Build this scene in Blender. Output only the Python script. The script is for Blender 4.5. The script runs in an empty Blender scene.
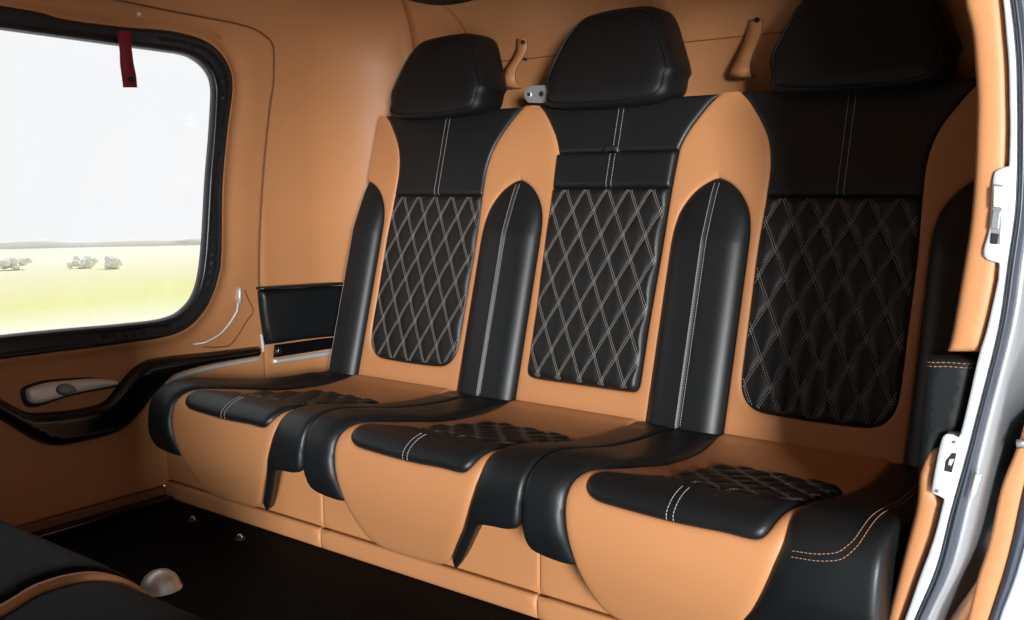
import bpy, bmesh, math, random
import numpy as np
from mathutils import Vector, Matrix
from mathutils.geometry import delaunay_2d_cdt
random.seed(4); rng = np.random.default_rng(4)
S = bpy.context.scene
C = S.collection
# ------------------------------------------------------------------ camera
FPX, YAW, PITCH = 936.33, 0.63725, 0.12424
CP = np.array([1.86597, -1.72842, 0.47882])
cy, sy, cp, sp = math.cos(YAW), math.sin(YAW), math.cos(PITCH), math.sin(PITCH)
FF = np.array([-sy*cp, cy*cp, -sp]); RR = np.array([cy, sy, 0.0]); UU = np.cross(RR, FF)
cam = bpy.data.cameras.new('camera'); co = bpy.data.objects.new('camera', cam); C.objects.link(co)
cam.sensor_width = 36; cam.lens = FPX/1024*36; cam.clip_start = 0.02; cam.clip_end = 300
M = Matrix(((RR[0], UU[0], -FF[0], CP[0]), (RR[1], UU[1], -FF[1], CP[1]), (RR[2], UU[2], -FF[2], CP[2]), (0, 0, 0, 1)))
co.matrix_world = M
S.camera = co
def ray(u, v): return RR*(u-512)/FPX - UU*(v-310)/FPX + FF
def on(u, v, ax, val):                     # photo measurement -> point on an axis plane
    d = ray(u, v); return CP + d*(val-CP[ax])/d[ax]
W = 0.52                                   # seat pitch
KB = 0.27                                  # rake of the backrests
FLOOR = -0.265
XL, XR, YR = -0.155, 1.64, 0.33            # cabin side walls, rear wall
YP = -0.435                                # front of the seat base

# ------------------------------------------------------------------ materials
def mat(name, col, rough=.5, metal=0., bump=0., bscale=300., spec=.5, coat=0., var=0.):
    m = bpy.data.materials.new(name); m.use_nodes = True
    nt = m.node_tree; b = nt.nodes['Principled BSDF']
    b.inputs['Base Color'].default_value = (*col, 1); b.inputs['Roughness'].default_value = rough
    b.inputs['Metallic'].default_value = metal; b.inputs['Specular IOR Level'].default_value = spec
    b.inputs['Coat Weight'].default_value = coat; b.inputs['Coat Roughness'].default_value = .08
    tc = nt.nodes.new('ShaderNodeTexCoord')
    if bump:
        n = nt.nodes.new('ShaderNodeTexVoronoi'); n.inputs['Scale'].default_value = bscale
        n2 = nt.nodes.new('ShaderNodeTexNoise'); n2.inputs['Scale'].default_value = 18; n2.inputs['Detail'].default_value = 3
        mx = nt.nodes.new('ShaderNodeMath'); mx.operation = 'ADD'
        bp = nt.nodes.new('ShaderNodeBump'); bp.inputs['Strength'].default_value = bump; bp.inputs['Distance'].default_value = .002
        ml = nt.nodes.new('ShaderNodeMath'); ml.operation = 'MULTIPLY'; ml.inputs[1].default_value = .35
        nt.links.new(tc.outputs['Object'], n.inputs['Vector']); nt.links.new(tc.outputs['Object'], n2.inputs['Vector'])
        nt.links.new(n.outputs['Distance'], ml.inputs[0]); nt.links.new(ml.outputs[0], mx.inputs[0]); nt.links.new(n2.outputs['Fac'], mx.inputs[1])
        nt.links.new(mx.outputs[0], bp.inputs['Height']); nt.links.new(bp.outputs['Normal'], b.inputs['Normal'])
    if var:
        n3 = nt.nodes.new('ShaderNodeTexNoise'); n3.inputs['Scale'].default_value = 5; n3.inputs['Detail'].default_value = 4
        nt.links.new(tc.outputs['Object'], n3.inputs['Vector'])
        r = nt.nodes.new('ShaderNodeMapRange'); r.inputs['To Min'].default_value = 1-var; r.inputs['To Max'].default_value = 1+var
        nt.links.new(n3.outputs['Fac'], r.inputs['Value'])
        mm = nt.nodes.new('ShaderNodeVectorMath'); mm.operation = 'SCALE'; mm.inputs[0].default_value = col
        nt.links.new(r.outputs[0], mm.inputs['Scale']); nt.links.new(mm.outputs[0], b.inputs['Base Color'])
    return m
TAN = mat('tan_leather', (.43, .190, .077), .5, bump=.10, bscale=420, var=.05, spec=.35)
TANW = mat('tan_wall_leather', (.43, .190, .077), .48, bump=.06, bscale=420, var=.05, spec=.35)
BLK = mat('black_leather', (.0054, .0068, .0076), .44, bump=.14, bscale=420, spec=.38)
BLKQ = mat('black_quilted_leather', (.0068, .0070, .0070), .46, bump=.12, bscale=420, spec=.36)
FSL = mat('shaded_black_leather', (.0022, .0025, .0028), .6, bump=.1, bscale=420, spec=.07)  # darker copy of the black leather, dim light at the facing seat put into colour
HRM = mat('black_headrest_leather', (.0055, .0058, .0058), .55, bump=.12, bscale=420, spec=.28)
RUB = mat('black_rubber', (.008, .009, .012), .32, spec=.6)
GLOSS = mat('gloss_black_plastic', (.004, .004, .005), .16, spec=.6)
PLAST = mat('black_plastic', (.010, .011, .012), .35)
FLR = mat('black_floor_mat', (.0015, .0015, .0015), .7, bump=.1, bscale=200, spec=.06)
THR = mat('pale_stitch_thread', (.40, .36, .32), .6)
THD = mat('dark_taupe_thread', (.17, .135, .105), .7)
THT = mat('tan_stitch_thread', (.33, .16, .08), .6)
ALU = mat('brushed_aluminium', (.62, .61, .57), .36, .45)
CHR = mat('chrome', (.75, .76, .78), .14, 1.)
GREY = mat('grey_painted_metal', (.25, .26, .27), .4, .4)
WHT = mat('white_painted_metal', (.56, .61, .66), .35)
SKIN = mat('polished_fuselage_skin', (.26, .27, .28), .34, .7)
SEAL = mat('blue_black_seal', (.022, .028, .042), .35)
RED = mat('red_webbing', (.23, .012, .024), .75, bump=.5, bscale=900)
DARK = mat('dark_recess', (.006, .005, .005), .7)
BRN = mat('brown_shadow_gap', (.16, .06, .022), .7)

# ------------------------------------------------------------------ helpers
def link(name, me, m, parent=None, smooth=True):
    o = bpy.data.objects.new(name, me); C.objects.link(o)
    if m is not None and not me.materials: me.materials.append(m)
    if parent is not None: o.parent = parent
    if smooth: me.polygons.foreach_set('use_smooth', [True]*len(me.polygons))
    return o
def mesh(name, V, F, m, parent=None, smooth=True):
    me = bpy.data.meshes.new(name); me.from_pydata([tuple(map(float, v)) for v in V], [], [tuple(map(int, f)) for f in F]); me.update()
    return link(name, me, m, parent, smooth)
def thing(name, label, cat, loc=(0, 0, 0), group=None):
    o = bpy.data.objects.new(name, None); C.objects.link(o); o.location = loc; o.empty_display_size = .05
    return tag(o, label, cat, group)
def tag(o, label=None, cat=None, group=None, kind=None):
    for k, v in (('label', label), ('category', cat), ('group', group), ('kind', kind)):
        if v: o[k] = v
    return o
def shift(o, loc):                         # move the mesh so that its origin is at loc (thing's base), world shape kept
    loc = Vector(loc); o.data.transform(Matrix.Translation(-loc)); o.location = loc
def catmull(P, n=8, closed=False):
    P = np.array(P, float)
    if closed: Q = np.vstack([P[-1], P, P[0], P[1]]); m = len(P)
    else: Q = np.vstack([2*P[0]-P[1], P, 2*P[-1]-P[-2]]); m = len(P)-1
    o = []
    for i in range(m):
        a, b, c, d = Q[i:i+4]
        for k in range(n):
            t = k/n; o.append(.5*((2*b)+(c-a)*t+(2*a-5*b+4*c-d)*t*t+(3*b-a-3*c+d)*t**3))
    if not closed: o.append(P[-1])
    return np.array(o)
def smooth_path(segs, n=8):                # list of open polylines, each smoothed, joined into one closed outline
    o = []
    for s in segs:
        c = catmull(s, n) if len(s) > 2 else np.array(s, float)
        o += list(c[:-1] if np.linalg.norm(c[-1]-np.array((segs[(segs.index(s)+1) % len(segs)])[0])) < 1e-6 else c)
    return np.array(o)
def resample(P, step, closed=True):
    P = np.array(P, float)
    Q = np.vstack([P, P[:1]]) if closed else P
    L = np.linalg.norm(np.diff(Q, axis=0), axis=1); keep = np.concatenate([[True], L > 1e-9]); Q = Q[keep]
    L = np.linalg.norm(np.diff(Q, axis=0), axis=1); s = np.concatenate([[0], np.cumsum(L)])
    n = max(3, int(round(s[-1]/step)))
    # keep sharp corners
    t = list(np.linspace(0, s[-1], n+1)[:n if closed else n+1])
    for i in range(1, len(Q)-1):
        a = Q[i]-Q[i-1]; b = Q[i+1]-Q[i]
        if (a@b)/(np.linalg.norm(a)*np.linalg.norm(b)) < .8:
            j = int(np.argmin([abs(x-s[i]) for x in t])); t[j] = s[i]
    t = np.array(sorted(set(t)))
    return np.stack([np.interp(t, s, Q[:, k]) for k in range(Q.shape[1])], 1)
def inside(P, X):
    r = np.zeros(len(X), bool); n = len(P)
    for i in range(n):
        a, b = P[i], P[(i+1) % n]
        if abs(a[1]-b[1]) < 1e-14: continue
        c = ((a[1] > X[:, 1]) != (b[1] > X[:, 1])) & (X[:, 0] < (b[0]-a[0])*(X[:, 1]-a[1])/(b[1]-a[1])+a[0]); r ^= c
    return r
def segdist(X, A, B):
    D = np.full(len(X), 1e9)
    E = B-A; L = np.maximum((E*E).sum(1), 1e-18)
    for i in range(0, len(X), 1500):
        x = X[i:i+1500]; t = np.clip(((x[:, None]-A[None])*E[None]).sum(2)/L[None], 0, 1)
        d = x[:, None]-(A[None]+t[..., None]*E[None]); D[i:i+1500] = np.sqrt((d*d).sum(2)).min(1)
    return D
def polydist(X, polys):
    A = np.vstack([p for p in polys]); B = np.vstack([np.roll(p, -1, 0) for p in polys]); return segdist(X, A, B)

class Patch:
    """an upholstered / moulded panel: 2D outline mapped on a surface, padded height, real thickness"""
    def __init__(s, name, outer, F, H, m, parent=None, holes=(), step=.008, thick=.02, rings=(.0018, .0045, .009), extra=None, tstep=None, grid=True):
        s.F, s.H = F, H
        po = resample(outer, tstep or step*.8); ph = [resample(h, tstep or step*.8) for h in holes]
        s.polys = [po]+ph
        pts = [po]+ph; edges = []; k = 0
        for p in pts: edges += [(k+i, k+(i+1) % len(p)) for i in range(len(p))]; k += len(p)
        cand = []
        for r in rings:
            for p in [po]+ph:
                T = np.roll(p, -1, 0)-np.roll(p, 1, 0); T /= np.maximum(np.linalg.norm(T, axis=1), 1e-12)[:, None]
                for sg in (1, -1):
                    q = p+sg*r*np.stack([-T[:, 1], T[:, 0]], 1)
                    q = q[s.ins(q)]
                    if len(q): q = q[s.dist(q) > r*.93]; cand.append(q)
        if grid:
            lo, hi = po.min(0), po.max(0)
            if extra is None:
                gx, gy = np.meshgrid(np.arange(lo[0], hi[0], step), np.arange(lo[1], hi[1], step*.87))
                gx = gx+(np.arange(gx.shape[0]) % 2)[:, None]*step*.5
                g = np.stack([gx.ravel(), gy.ravel()], 1)
            else: g = extra
            g = g[s.ins(g)]; g = g[s.dist(g) > (max(rings) if len(rings) else 0)+step*.45]; cand.append(g)
        X = np.vstack(pts+[c for c in cand if len(c)])
        vs, es, fs, *_ = delaunay_2d_cdt([Vector(p) for p in X], edges, [], 0, 1e-7)
        X = np.array([(v.x, v.y) for v in vs]); fs = np.array([f for f in fs if len(f) == 3])
        fs = fs[s.ins(X[fs].mean(1))]
        a = X[fs[:, 1]]-X[fs[:, 0]]; b = X[fs[:, 2]]-X[fs[:, 0]]; ar = a[:, 0]*b[:, 1]-a[:, 1]*b[:, 0]
        fs[ar < 0] = fs[ar < 0][:, ::-1]
        Z = s.h(X); V = F(X[:, 0], X[:, 1], Z)
        n = len(V); cnt = {}
        for f in fs:
            for i in range(3): e = (f[i], f[(i+1) % 3]); cnt[e] = 1
        bd = [e for e in cnt if (e[1], e[0]) not in cnt]
        # orient so that the padded side faces +h
        c = V[fs[0]]; nn = np.cross(c[1]-c[0], c[2]-c[0]); up = F(X[fs[0]][:1, 0], X[fs[0]][:1, 1], Z[fs[0]][:1]+.01)[0]-V[fs[0][0]]
        flip = nn@up < 0
        faces = [tuple(f[::-1]) if flip else tuple(f) for f in fs]
        if thick:
            Vb = F(X[:, 0], X[:, 1], np.minimum(Z, 0)-thick if np.isscalar(thick) else np.minimum(Z, 0)-thick(X[:, 0], X[:, 1]))
            V = np.vstack([V, Vb])
            faces += [tuple(x+n for x in f[::-1]) for f in faces]
            for a_, b_ in bd: faces.append((b_, a_, a_+n, b_+n) if not flip else (a_, b_, b_+n, a_+n))
        s.o = mesh(name, V, faces, m, parent)
        if thick:
            st = {tuple(sorted(e)) for e in bd}; me = s.o.data; ev = np.empty(len(me.edges)*2, int); me.edges.foreach_get('vertices', ev); ev = np.sort(ev.reshape(-1, 2), 1)
            at = me.attributes.new('sharp_edge', 'BOOLEAN', 'EDGE'); at.data.foreach_set('value', [tuple(e) in st for e in ev.tolist()])
    def ins(s, q):
        r = inside(s.polys[0], q)
        for h in s.polys[1:]: r &= ~inside(h, q)
        return r
    def dist(s, q): return polydist(q, s.polys)
    def h(s, X): return s.H(X[:, 0], X[:, 1], s.dist(X))
    def at(s, P, dz=0.):
        P = np.array(P, float); return s.F(P[:, 0], P[:, 1], s.h(P)+dz)
def rnd(d, r): t = np.clip(d/r, 0, 1); return np.sqrt(np.maximum(1-(1-t)**2, 0))
def ease(d, r): t = np.clip(d/r, 0, 1); return t*t*(3-2*t)

def tube_vf(P, r, n=8, closed=False, cap=True):
    P = np.array(P, float); m = len(P); R = np.full(m, r) if np.isscalar(r) else np.array(r, float)
    T = np.gradient(P, axis=0) if not closed else np.roll(P, -1, 0)-np.roll(P, 1, 0)
    T /= np.maximum(np.linalg.norm(T, axis=1), 1e-12)[:, None]
    u = np.cross(T[0], (0, 0, 1)); u = u if np.linalg.norm(u) > .1 else np.cross(T[0], (1, 0, 0)); V = []; F = []
    for i in range(m):
        u = u-T[i]*(u@T[i]); u /= np.linalg.norm(u); w = np.cross(T[i], u)
        for k in range(n): a = 2*math.pi*k/n; V.append(P[i]+R[i]*(math.cos(a)*u+math.sin(a)*w))
    for i in range(m if closed else m-1):
        j = (i+1) % m
        for k in range(n): l = (k+1) % n; F.append((i*n+k, i*n+l, j*n+l, j*n+k))
    if not closed and cap: F.append(tuple(range(n))[::-1]); F.append(tuple((m-1)*n+k for k in range(n)))
    return V, F
class MB:
    def __init__(s): s.V = []; s.F = []
    def add(s, V, F): k = len(s.V); s.V += [np.array(v, float) for v in V]; s.F += [tuple(x+k for x in f) for f in F]; return s
    def tube(s, P, r, n=8, closed=False): return s.add(*tube_vf(P, r, n, closed))
    def build(s, name, m, parent=None, smooth=True): return mesh(name, s.V, s.F, m, parent, smooth)
def dashes(mb, P, length=.0042, gap=.0016, r=.00055):
    P = np.array(P, float); L = np.linalg.norm(np.diff(P, axis=0), axis=1); s = np.concatenate([[0], np.cumsum(L)])
    if s[-1] < length: return
    n = int(s[-1]/(length+gap)); g = s[-1]/n
    for i in range(n):
        t = np.array([i*g+gap*.5, i*g+g*.5, (i+1)*g-gap*.5])
        q = np.stack([np.interp(t, s, P[:, k]) for k in range(3)], 1)
        mb.tube(q, r, 4)
def stitch_rows(name, patches, lines, parent, m=THR, r=.0006, dz=.0003, **kw):
    """lines: list of 2D polylines on a patch"""
    mb = MB()
    for pt, ln in zip(patches, lines):
        ln = resample(ln, .004, False); ln = ln[pt.ins(ln)]
        if len(ln) > 2: dashes(mb, pt.at(ln, dz), r=r, **kw)
    return mb.build(name, m, parent) if mb.V else None
def ngon_prism(name, pts, n, depth, m, parent=None, bev=.0):
    """flat outline (3D points) extruded along n with bevelled edge"""
    bm = bmesh.new(); vs = [bm.verts.new(p) for p in pts]; f = bm.faces.new(vs)
    r = bmesh.ops.extrude_face_region(bm, geom=[f]); vv = [g for g in r['geom'] if isinstance(g, bmesh.types.BMVert)]
    bmesh.ops.translate(bm, verts=vv, vec=Vector(n)*depth)
    bmesh.ops.recalc_face_normals(bm, faces=bm.faces)
    if bev: bmesh.ops.bevel(bm, geom=bm.edges[:], offset=bev, segments=2, affect='EDGES', profile=.5)
    me = bpy.data.meshes.new(name); bm.to_mesh(me); bm.free()
    return link(name, me, m, parent, False)
def box(name, lo, hi, m, parent=None, bev=.004):
    pts = [(lo[0], lo[1], lo[2]), (hi[0], lo[1], lo[2]), (hi[0], hi[1], lo[2]), (lo[0], hi[1], lo[2])]
    return ngon_prism(name, pts, (0, 0, 1), hi[2]-lo[2], m, parent, bev)
def lathe(name, prof, m, parent=None, n=28, at=(0, 0, 0)):
    V = []; F = []; k = len(prof)
    for i in range(n):
        a = 2*math.pi*i/n
        for r, z in prof: V.append((at[0]+r*math.cos(a), at[1]+r*math.sin(a), at[2]+z))
    for i in range(n):
        j = (i+1) % n
        for q in range(k-1): F.append((i*k+q, j*k+q, j*k+q+1, i*k+q+1))
    return mesh(name, V, F, m, parent)

# ------------------------------------------------------------------ seat surfaces
CB = .247; CQ = .235                      # centre of back / cushion in seat-local x
nb = np.array([0, -1, KB])/math.hypot(1, KB)
def FB(u, v, h): return np.stack([u+CB, KB*v+h*nb[1], v+h*nb[2]], 1)     # backrest: u across from centre, v = height
PROF = [(.04, -.03), (0, 0), (-.06, -.004), (-.15, -.004), (-.28, .008), (-.40, .030), (-.47, .040), (-.51, .036), (-.535, .020), (-.547, -.008), (-.55, -.05), (-.54, -.10), (-.522, -.15), (-.505, -.19), (-.495, -.22)]
PR = catmull(PROF, 12); TAU = np.concatenate([[0], np.cumsum(np.linalg.norm(np.diff(PR, axis=0), axis=1))]); TAU -= TAU[12]
PT = np.gradient(PR, axis=0); PT /= np.linalg.norm(PT, axis=1)[:, None]; PN = np.stack([PT[:, 1], -PT[:, 0]], 1)
def FC(u, v, h):                          # cushion: u = seat-local x, v = length along the profile
    y = np.interp(v, TAU, PR[:, 0]); z = np.interp(v, TAU, PR[:, 1]); a = np.interp(v, TAU, PN[:, 0]); b = np.interp(v, TAU, PN[:, 1])
    l = np.hypot(a, b); return np.stack([u, y+h*a/l, z+h*b/l], 1)

# quilting: diamond lattice
class Quilt:
    def __init__(s, u0, v0, w, hgt, amp): s.u0, s.v0, s.w, s.hh, s.amp = u0, v0, w, hgt, amp
    def pq(s, u, v): a = (u-s.u0)/s.w; b = (v-s.v0)/s.hh; return a+b, a-b
    def height(s, u, v):
        p, q = s.pq(u, v); a = np.abs(np.sin(np.pi*p)); b = np.abs(np.sin(np.pi*q)); return s.amp*(a*b)**.45
    def points(s, lo, hi, n=9):
        R = int(max(hi[0]-lo[0], s.w)/s.w+max(hi[1]-lo[1], s.hh)/s.hh)+8
        i = np.arange(-R*n, R*n+1)/n; p, q = np.meshgrid(i, i); u = s.u0+(p+q)/2*s.w; v = s.v0+(p-q)/2*s.hh
        X = np.stack([u.ravel(), v.ravel()], 1); k = (X[:, 0] > lo[0]) & (X[:, 0] < hi[0]) & (X[:, 1] > lo[1]) & (X[:, 1] < hi[1]); return X[k]
    def lines(s, lo, hi, off=.0022):
        out = []
        R = int(2*(hi[0]-lo[0])/s.w+2*(hi[1]-lo[1])/s.hh)+8
        for fam in (1, -1):
            d = np.array([s.w, -fam*s.hh]); d /= np.linalg.norm(d); nrm = np.array([-d[1], d[0]])
            for k in range(-R, R+1):
                # p = k  -> a + b = k ;  q = k -> a - b = k
                base = np.array([s.u0+k*s.w, s.v0])
                for o in (-off, off):
                    t = np.arange(-1.5, 1.5, .003); L = base+o*nrm+t[:, None]*d
                    m = (L[:, 0] > lo[0]) & (L[:, 0] < hi[0]) & (L[:, 1] > lo[1]) & (L[:, 1] < hi[1])
                    if m.sum() > 3: out.append(L[m])
        return out
def quilt_stitching(name, pt, q, parent, m=THR, r=.00046, margin=.004):
    po = pt.polys[0]; mb = MB()
    for L in q.lines(po.min(0), po.max(0)):
        k = pt.ins(L); k[k] = pt.dist(L[k]) > margin
        L = L[k]
        if len(L) > 3: dashes(mb, pt.at(L, .0005), r=r)
    return mb.build(name, m, parent)

def mirror(P): return [(-a, b) for a, b in P]
# backrest outlines, u from centre
U_R = [(.238, .692), (.213, .668), (.177, .618), (.159, .579), (.150, .531), (.150, .474)]
Q_R = [(.150, .474), (.154, .36), (.153, .25), (.1525, .165), (.151, .105), (.142, .075), (.122, .056), (.09, .049), (0, .047)]
A_R = [(.158, .572), (.1535, .49), (.151, .35), (.146, .2), (.145, .08), (.142, .062), (.134, .055), (.10, .053), (0, .053)]
B_L = [(.260, .513), (.236, .503), (.214, .487), (.198, .468), (.185, .445), (.178, .42), (.1745, .38), (.174, .25), (.174, .12), (.174, -.012)]
def seam(d, a=.003, r=.004): return -a*np.exp(-(d/r)**2)
def make_seat(i, label):
    armrest = i == 1
    root = thing('passenger_seat', label, 'seat', (i*W, 0, 0), 'leather seats in a row along the rear bench')
    ub = .562 if armrest else .474
    # -------- tan backrest shell with openings for the black panels
    inner = smooth_path([U_R if not armrest else U_R[:4]+[(.1575, .572)], (A_R if armrest else Q_R)], 8)
    hole = np.vstack([inner, inner[::-1]*np.array([-1, 1])])
    top = [(.2595, .690), (.254, .6925), (.246, .693)]
    bl = catmull(B_L, 6)
    right = np.vstack([[(.238, .693)], [(.26, .693)], bl])
    # outline of the tan: outer silhouette minus black panels: left/right sides + bottom join
    outer = np.vstack([right, [(.174, -.02)], [(-.174, -.02)], (right*np.array([-1, 1]))[::-1]])
    lo = inner[:-1]
    tanpoly = np.vstack([outer, (inner*np.array([-1, 1])), inner[::-1][1:]])
    def Hb(u, v, d):
        dd = np.full(len(u), 1e9)
        for cv in (bl, inner):
            for sg in (1, -1):
                q = cv*np.array([sg, 1]); dd = np.minimum(dd, segdist(np.stack([u, v], 1), q[:-1], q[1:]))
        dd = np.minimum(dd, np.abs(.693-v)+.003)
        return -.005+.005*rnd(dd, .010)
    Patch('backrest', tanpoly, FB, Hb, TAN, root, step=.012, thick=.05)
    # -------- black upper panel
    ur = catmull(U_R if not armrest else U_R[:4]+[(.1575, .572)], 8); ur = ur[ur[:, 1] >= ub-1e-6]
    if armrest: ur = np.vstack([ur, [(.1575, .572)]])
    zb = ur[-1][1]
    up = np.vstack([ur, (ur*np.array([-1, 1]))[::-1]])
    Hu = lambda u, v, d: -.006+.008*rnd(d, .012)-.0035*np.exp(-(np.abs(u)/.0022)**2)+.0016*np.exp(-((np.abs(u)-.007)/.005)**2)
    p = Patch('upper_panel', up, FB, Hu, BLK, root, step=.007, thick=.03)
    stitch_rows('stitching', [p, p], [[(-.0065, .69), (-.0065, zb)], [(.0065, .69), (.0065, zb)]], p.o)
    # -------- quilted panel (centre seat: folding armrest)
    if not armrest:
        q = Quilt(-.115, .474, .0565, .107, .0065)
        qr = catmull(Q_R, 8); qp = np.vstack([qr, (qr*np.array([-1, 1]))[::-1][1:]])
        p = Patch('quilted_panel', qp, FB, lambda u, v, d: -.006+.0045*rnd(d, .008)+q.height(u, v)*ease(d, .012)*1., BLKQ, root, extra=q.points(qp.min(0), qp.max(0)), step=.006, thick=.03, rings=(.002, .005))
        quilt_stitching('stitching', p, q, p.o)
    else:
        q = Quilt(-.112, .489, .0565, .105, .006)
        ar = catmull(A_R, 8); ap = np.vstack([ar, (ar*np.array([-1, 1]))[::-1][1:]]); ap = ap*np.array([1, 1])
        low = ap[ap[:, 1] < .489]; 
        arr = ar[ar[:, 1] < .487]; lowp = np.vstack([[(.1535, .489)], arr, (arr*np.array([-1, 1]))[::-1][1:], [(-.1535, .489)]])
        arm = p = Patch('armrest', lowp, FB, lambda u, v, d: .002+.009*rnd(d, .012)+q.height(u, v)*ease(d, .014), BLKQ, root, extra=q.points(lowp.min(0), lowp.max(0)), step=.006, thick=.06, rings=(.002, .005, .009))
        quilt_stitching('stitching', p, q, p.o)
        hp = np.array([(.1575, .570), (.1535, .489), (-.1535, .489), (-.1575, .570)])
        p2 = Patch('armrest_head', hp, FB, lambda u, v, d: .001+.011*rnd(d, .012)-.0035*np.exp(-(np.abs(u)/.0022)**2), BLK, p.o, step=.007, thick=.055)
        stitch_rows('stitching', [p2, p2], [[(-.0065, .57), (-.0065, .489)], [(.0065, .57), (.0065, .489)]], p.o)
        a = FB(np.array([-.022, -.02, 0, .012, .014]), np.array([.570, .573, .575, .573, .570]), np.array([.004, .013, .017, .013, .004]))
        mb = MB()
        for off in (-.003, 0, .003): mb.tube(catmull(a+nb*0+np.array([0, 0, off]), 4), .0032, 6)
        mb.build('pull_strap', PLAST, p.o)
    # -------- half bolsters
    for s in (-1, 1):
        bo = np.vstack([bl, [(.260, -.012)]])*np.array([s, 1])
        curve = bl*np.array([s, 1])
        cA, cB = curve[:-1], curve[1:]
        def Hs(u, v, d, cA=cA, cB=cB, s=s):
            X = np.stack([u, v], 1); dc = segdist(X, cA, cB); e = np.abs(u*s-.26)
            return -.006+(.030*rnd(dc, .042)+.005*ease(dc, .09))*(.35+.65*np.clip((.515-v)/.14, 0, 1))-.006*np.exp(-(e/.003)**2)
        p = Patch('bolster', bo, FB, Hs, BLK, root, step=.007, thick=.05, rings=(.0015, .004, .008, .014))
        outer_end = (i == 0 and s < 0) or (i == 2 and s > 0)
        stitch_rows('stitching', [p], [[(s*.2545, .50), (s*.2545, 0)]], p.o)
    # -------- cushion
    # coordinates: u = seat-local x, v = length from the crease
    LB = [(.073, -.035), (.074, .045), (.088, .15), (.096, .28), (.093, .40), (.080, .452), (.062, .482), (.053, .515), (.051, .555), (.053, .585), (.060, .630), (.069, .675)]
    LL = [(.069, .675), (.079, .705), (.092, .735), (.108, .755), (.14, .766), (.2, .768)]
    LR = [(.2, .768), (.258, .766), (.290, .759), (.307, .742), (.331, .705), (.357, .665)]
    RB = [(.357, .665), (.376, .625), (.390, .585), (.399, .55), (.397, .51), (.394, .45), (.394, .35), (.400, .2), (.400, .05), (.402, -.035)]
    lbs, rbs, lip = catmull(LB, 6), catmull(RB, 6), np.vstack([catmull(LL, 6)[:-1], catmull(LR, 6)])
    tanp = np.vstack([lbs[:-1], lip[:-1], rbs])
    ST = [(.176, .452), (.150, .470), (.115, .481), (.092, .488), (.079, .503), (.077, .522), (.083, .540), (.100, .551), (.13, .555), (.232, .559), (.31, .557), (.345, .558), (.364, .555), (.374, .543), (.379, .52), (.385, .47), (.388, .425)]
    QP = [(.388, .425), (.390, .33), (.388, .25), (.372, .215), (.33, .208), (.24, .206), (.185, .212), (.163, .235), (.160, .30), (.168, .40), (.176, .452)]
    QF = [(.388, .425), (.372, .444), (.33, .462), (.27, .468), (.22, .463), (.176, .452)]
    sts, qps, qfs = catmull(ST, 6), catmull(QP, 6), catmull(QF, 6)
    ins = np.vstack([sts[:-1], qps[:-1]])
    Ht = lambda u, v, d: -.005+.005*rnd(d, .012)
    Patch('seat_cushion', tanp, FC, Ht, TAN, root, holes=[ins], step=.011, thick=lambda u, v: .045-.028*np.clip((v-.60)/.05, 0, 1))
    stp = np.vstack([sts[:-1], qfs[:-1]])
    p = Patch('front_panel', stp, FC, lambda u, v, d: -.005+.011*rnd(d, .014)-.002*np.exp(-(np.abs(u-.232)/.002)**2), BLK, root, step=.007, thick=.02)
    stitch_rows('stitching', [p, p], [[(.2265, .494), (.2265, .558)], [(.2375, .494), (.2375, .558)]], p.o)
    qq = Quilt(.275, .47, .062, .075, .007)
    qpp = np.vstack([qps[:-1], qfs[::-1][:-1]])
    p = Patch('quilted_pad', qpp, FC, lambda u, v, d: -.005+.006*rnd(d, .018)+qq.height(u, v)*ease(d, .012), BLKQ, root, extra=qq.points(qpp.min(0), qpp.max(0)), step=.006, thick=.02, rings=(.002, .005, .009))
    quilt_stitching('stitching', p, qq, p.o, m=THD, r=.00045)
    # cushion bolsters
    for s in (-1, 1):
        last = i == 2 and s > 0
        if s < 0:
            bot = [(.069, .675), (.04, .673), (.01, .668), (-.012, .659), (-.0215, .640)]
            oe = -.0225
            out = np.vstack([lbs[:-1], catmull(bot, 5), [(oe, .55)], [(oe, -.02)]])
            cv = lbs
        elif not last:
            bot = [(.4965, .60), (.492, .620), (.47, .630), (.43, .634), (.404, .641), (.382, .668), (.337, .735), (.311, .766)]
            # narrow return that runs down the side of the lip
            oe = .4965
            lr = np.array([(.307, .742), (.331, .705), (.357, .665)])
            out = np.vstack([rbs[::-1][:-1], catmull(lr[::-1], 5)[:-1], [(.307, .742)], catmull(bot[::-1], 5)[:-1], [(oe, .60)], [(oe, -.02)]])
            out = np.vstack([rbs[::-1][:-1], catmull(lr[::-1], 5), catmull(bot[::-1], 5), [(oe, -.02)]])
            cv = np.vstack([rbs[::-1], lr[::-1]])
        else:
            oe = .53
            out = np.vstack([rbs[::-1][:-1], catmull([(.357, .665), (.331, .705), (.310, .738), (.300, .765)], 5), [(.40, .78), (oe-.012, .78), (oe, .77), (oe, -.02)]])
            cv = np.vstack([rbs[::-1], [(.331, .705), (.310, .738), (.300, .765)]])
        cA, cB = cv[:-1], cv[1:]
        def Hc(u, v, d, cA=cA, cB=cB, oe=oe, s=s, last=last):
            X = np.stack([u, v], 1); dc = segdist(X, cA, cB); e = np.abs(u-oe)
            up = np.clip((.72-v)/.1, .35, 1)*np.clip((v+.03)/.12, .25, 1)
            h = -.006+(.015*rnd(dc, .030)+.004*ease(dc, .08))*up
            h = h-.010*(1-rnd(e, .010)) if not last else h-.008*(1-rnd(e, .010))
            if not last: h = h-.008*(1-rnd(np.abs(d), .009))*(v > .58)
            return h
        th = .03 if last else (lambda u, v: .06-.042*np.clip((v-.60)/.05, 0, 1))
        p = Patch('cushion_bolster', out, FC, Hc, BLK, root, step=.007, thick=th, rings=(.0015, .004, .008, .013))
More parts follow.
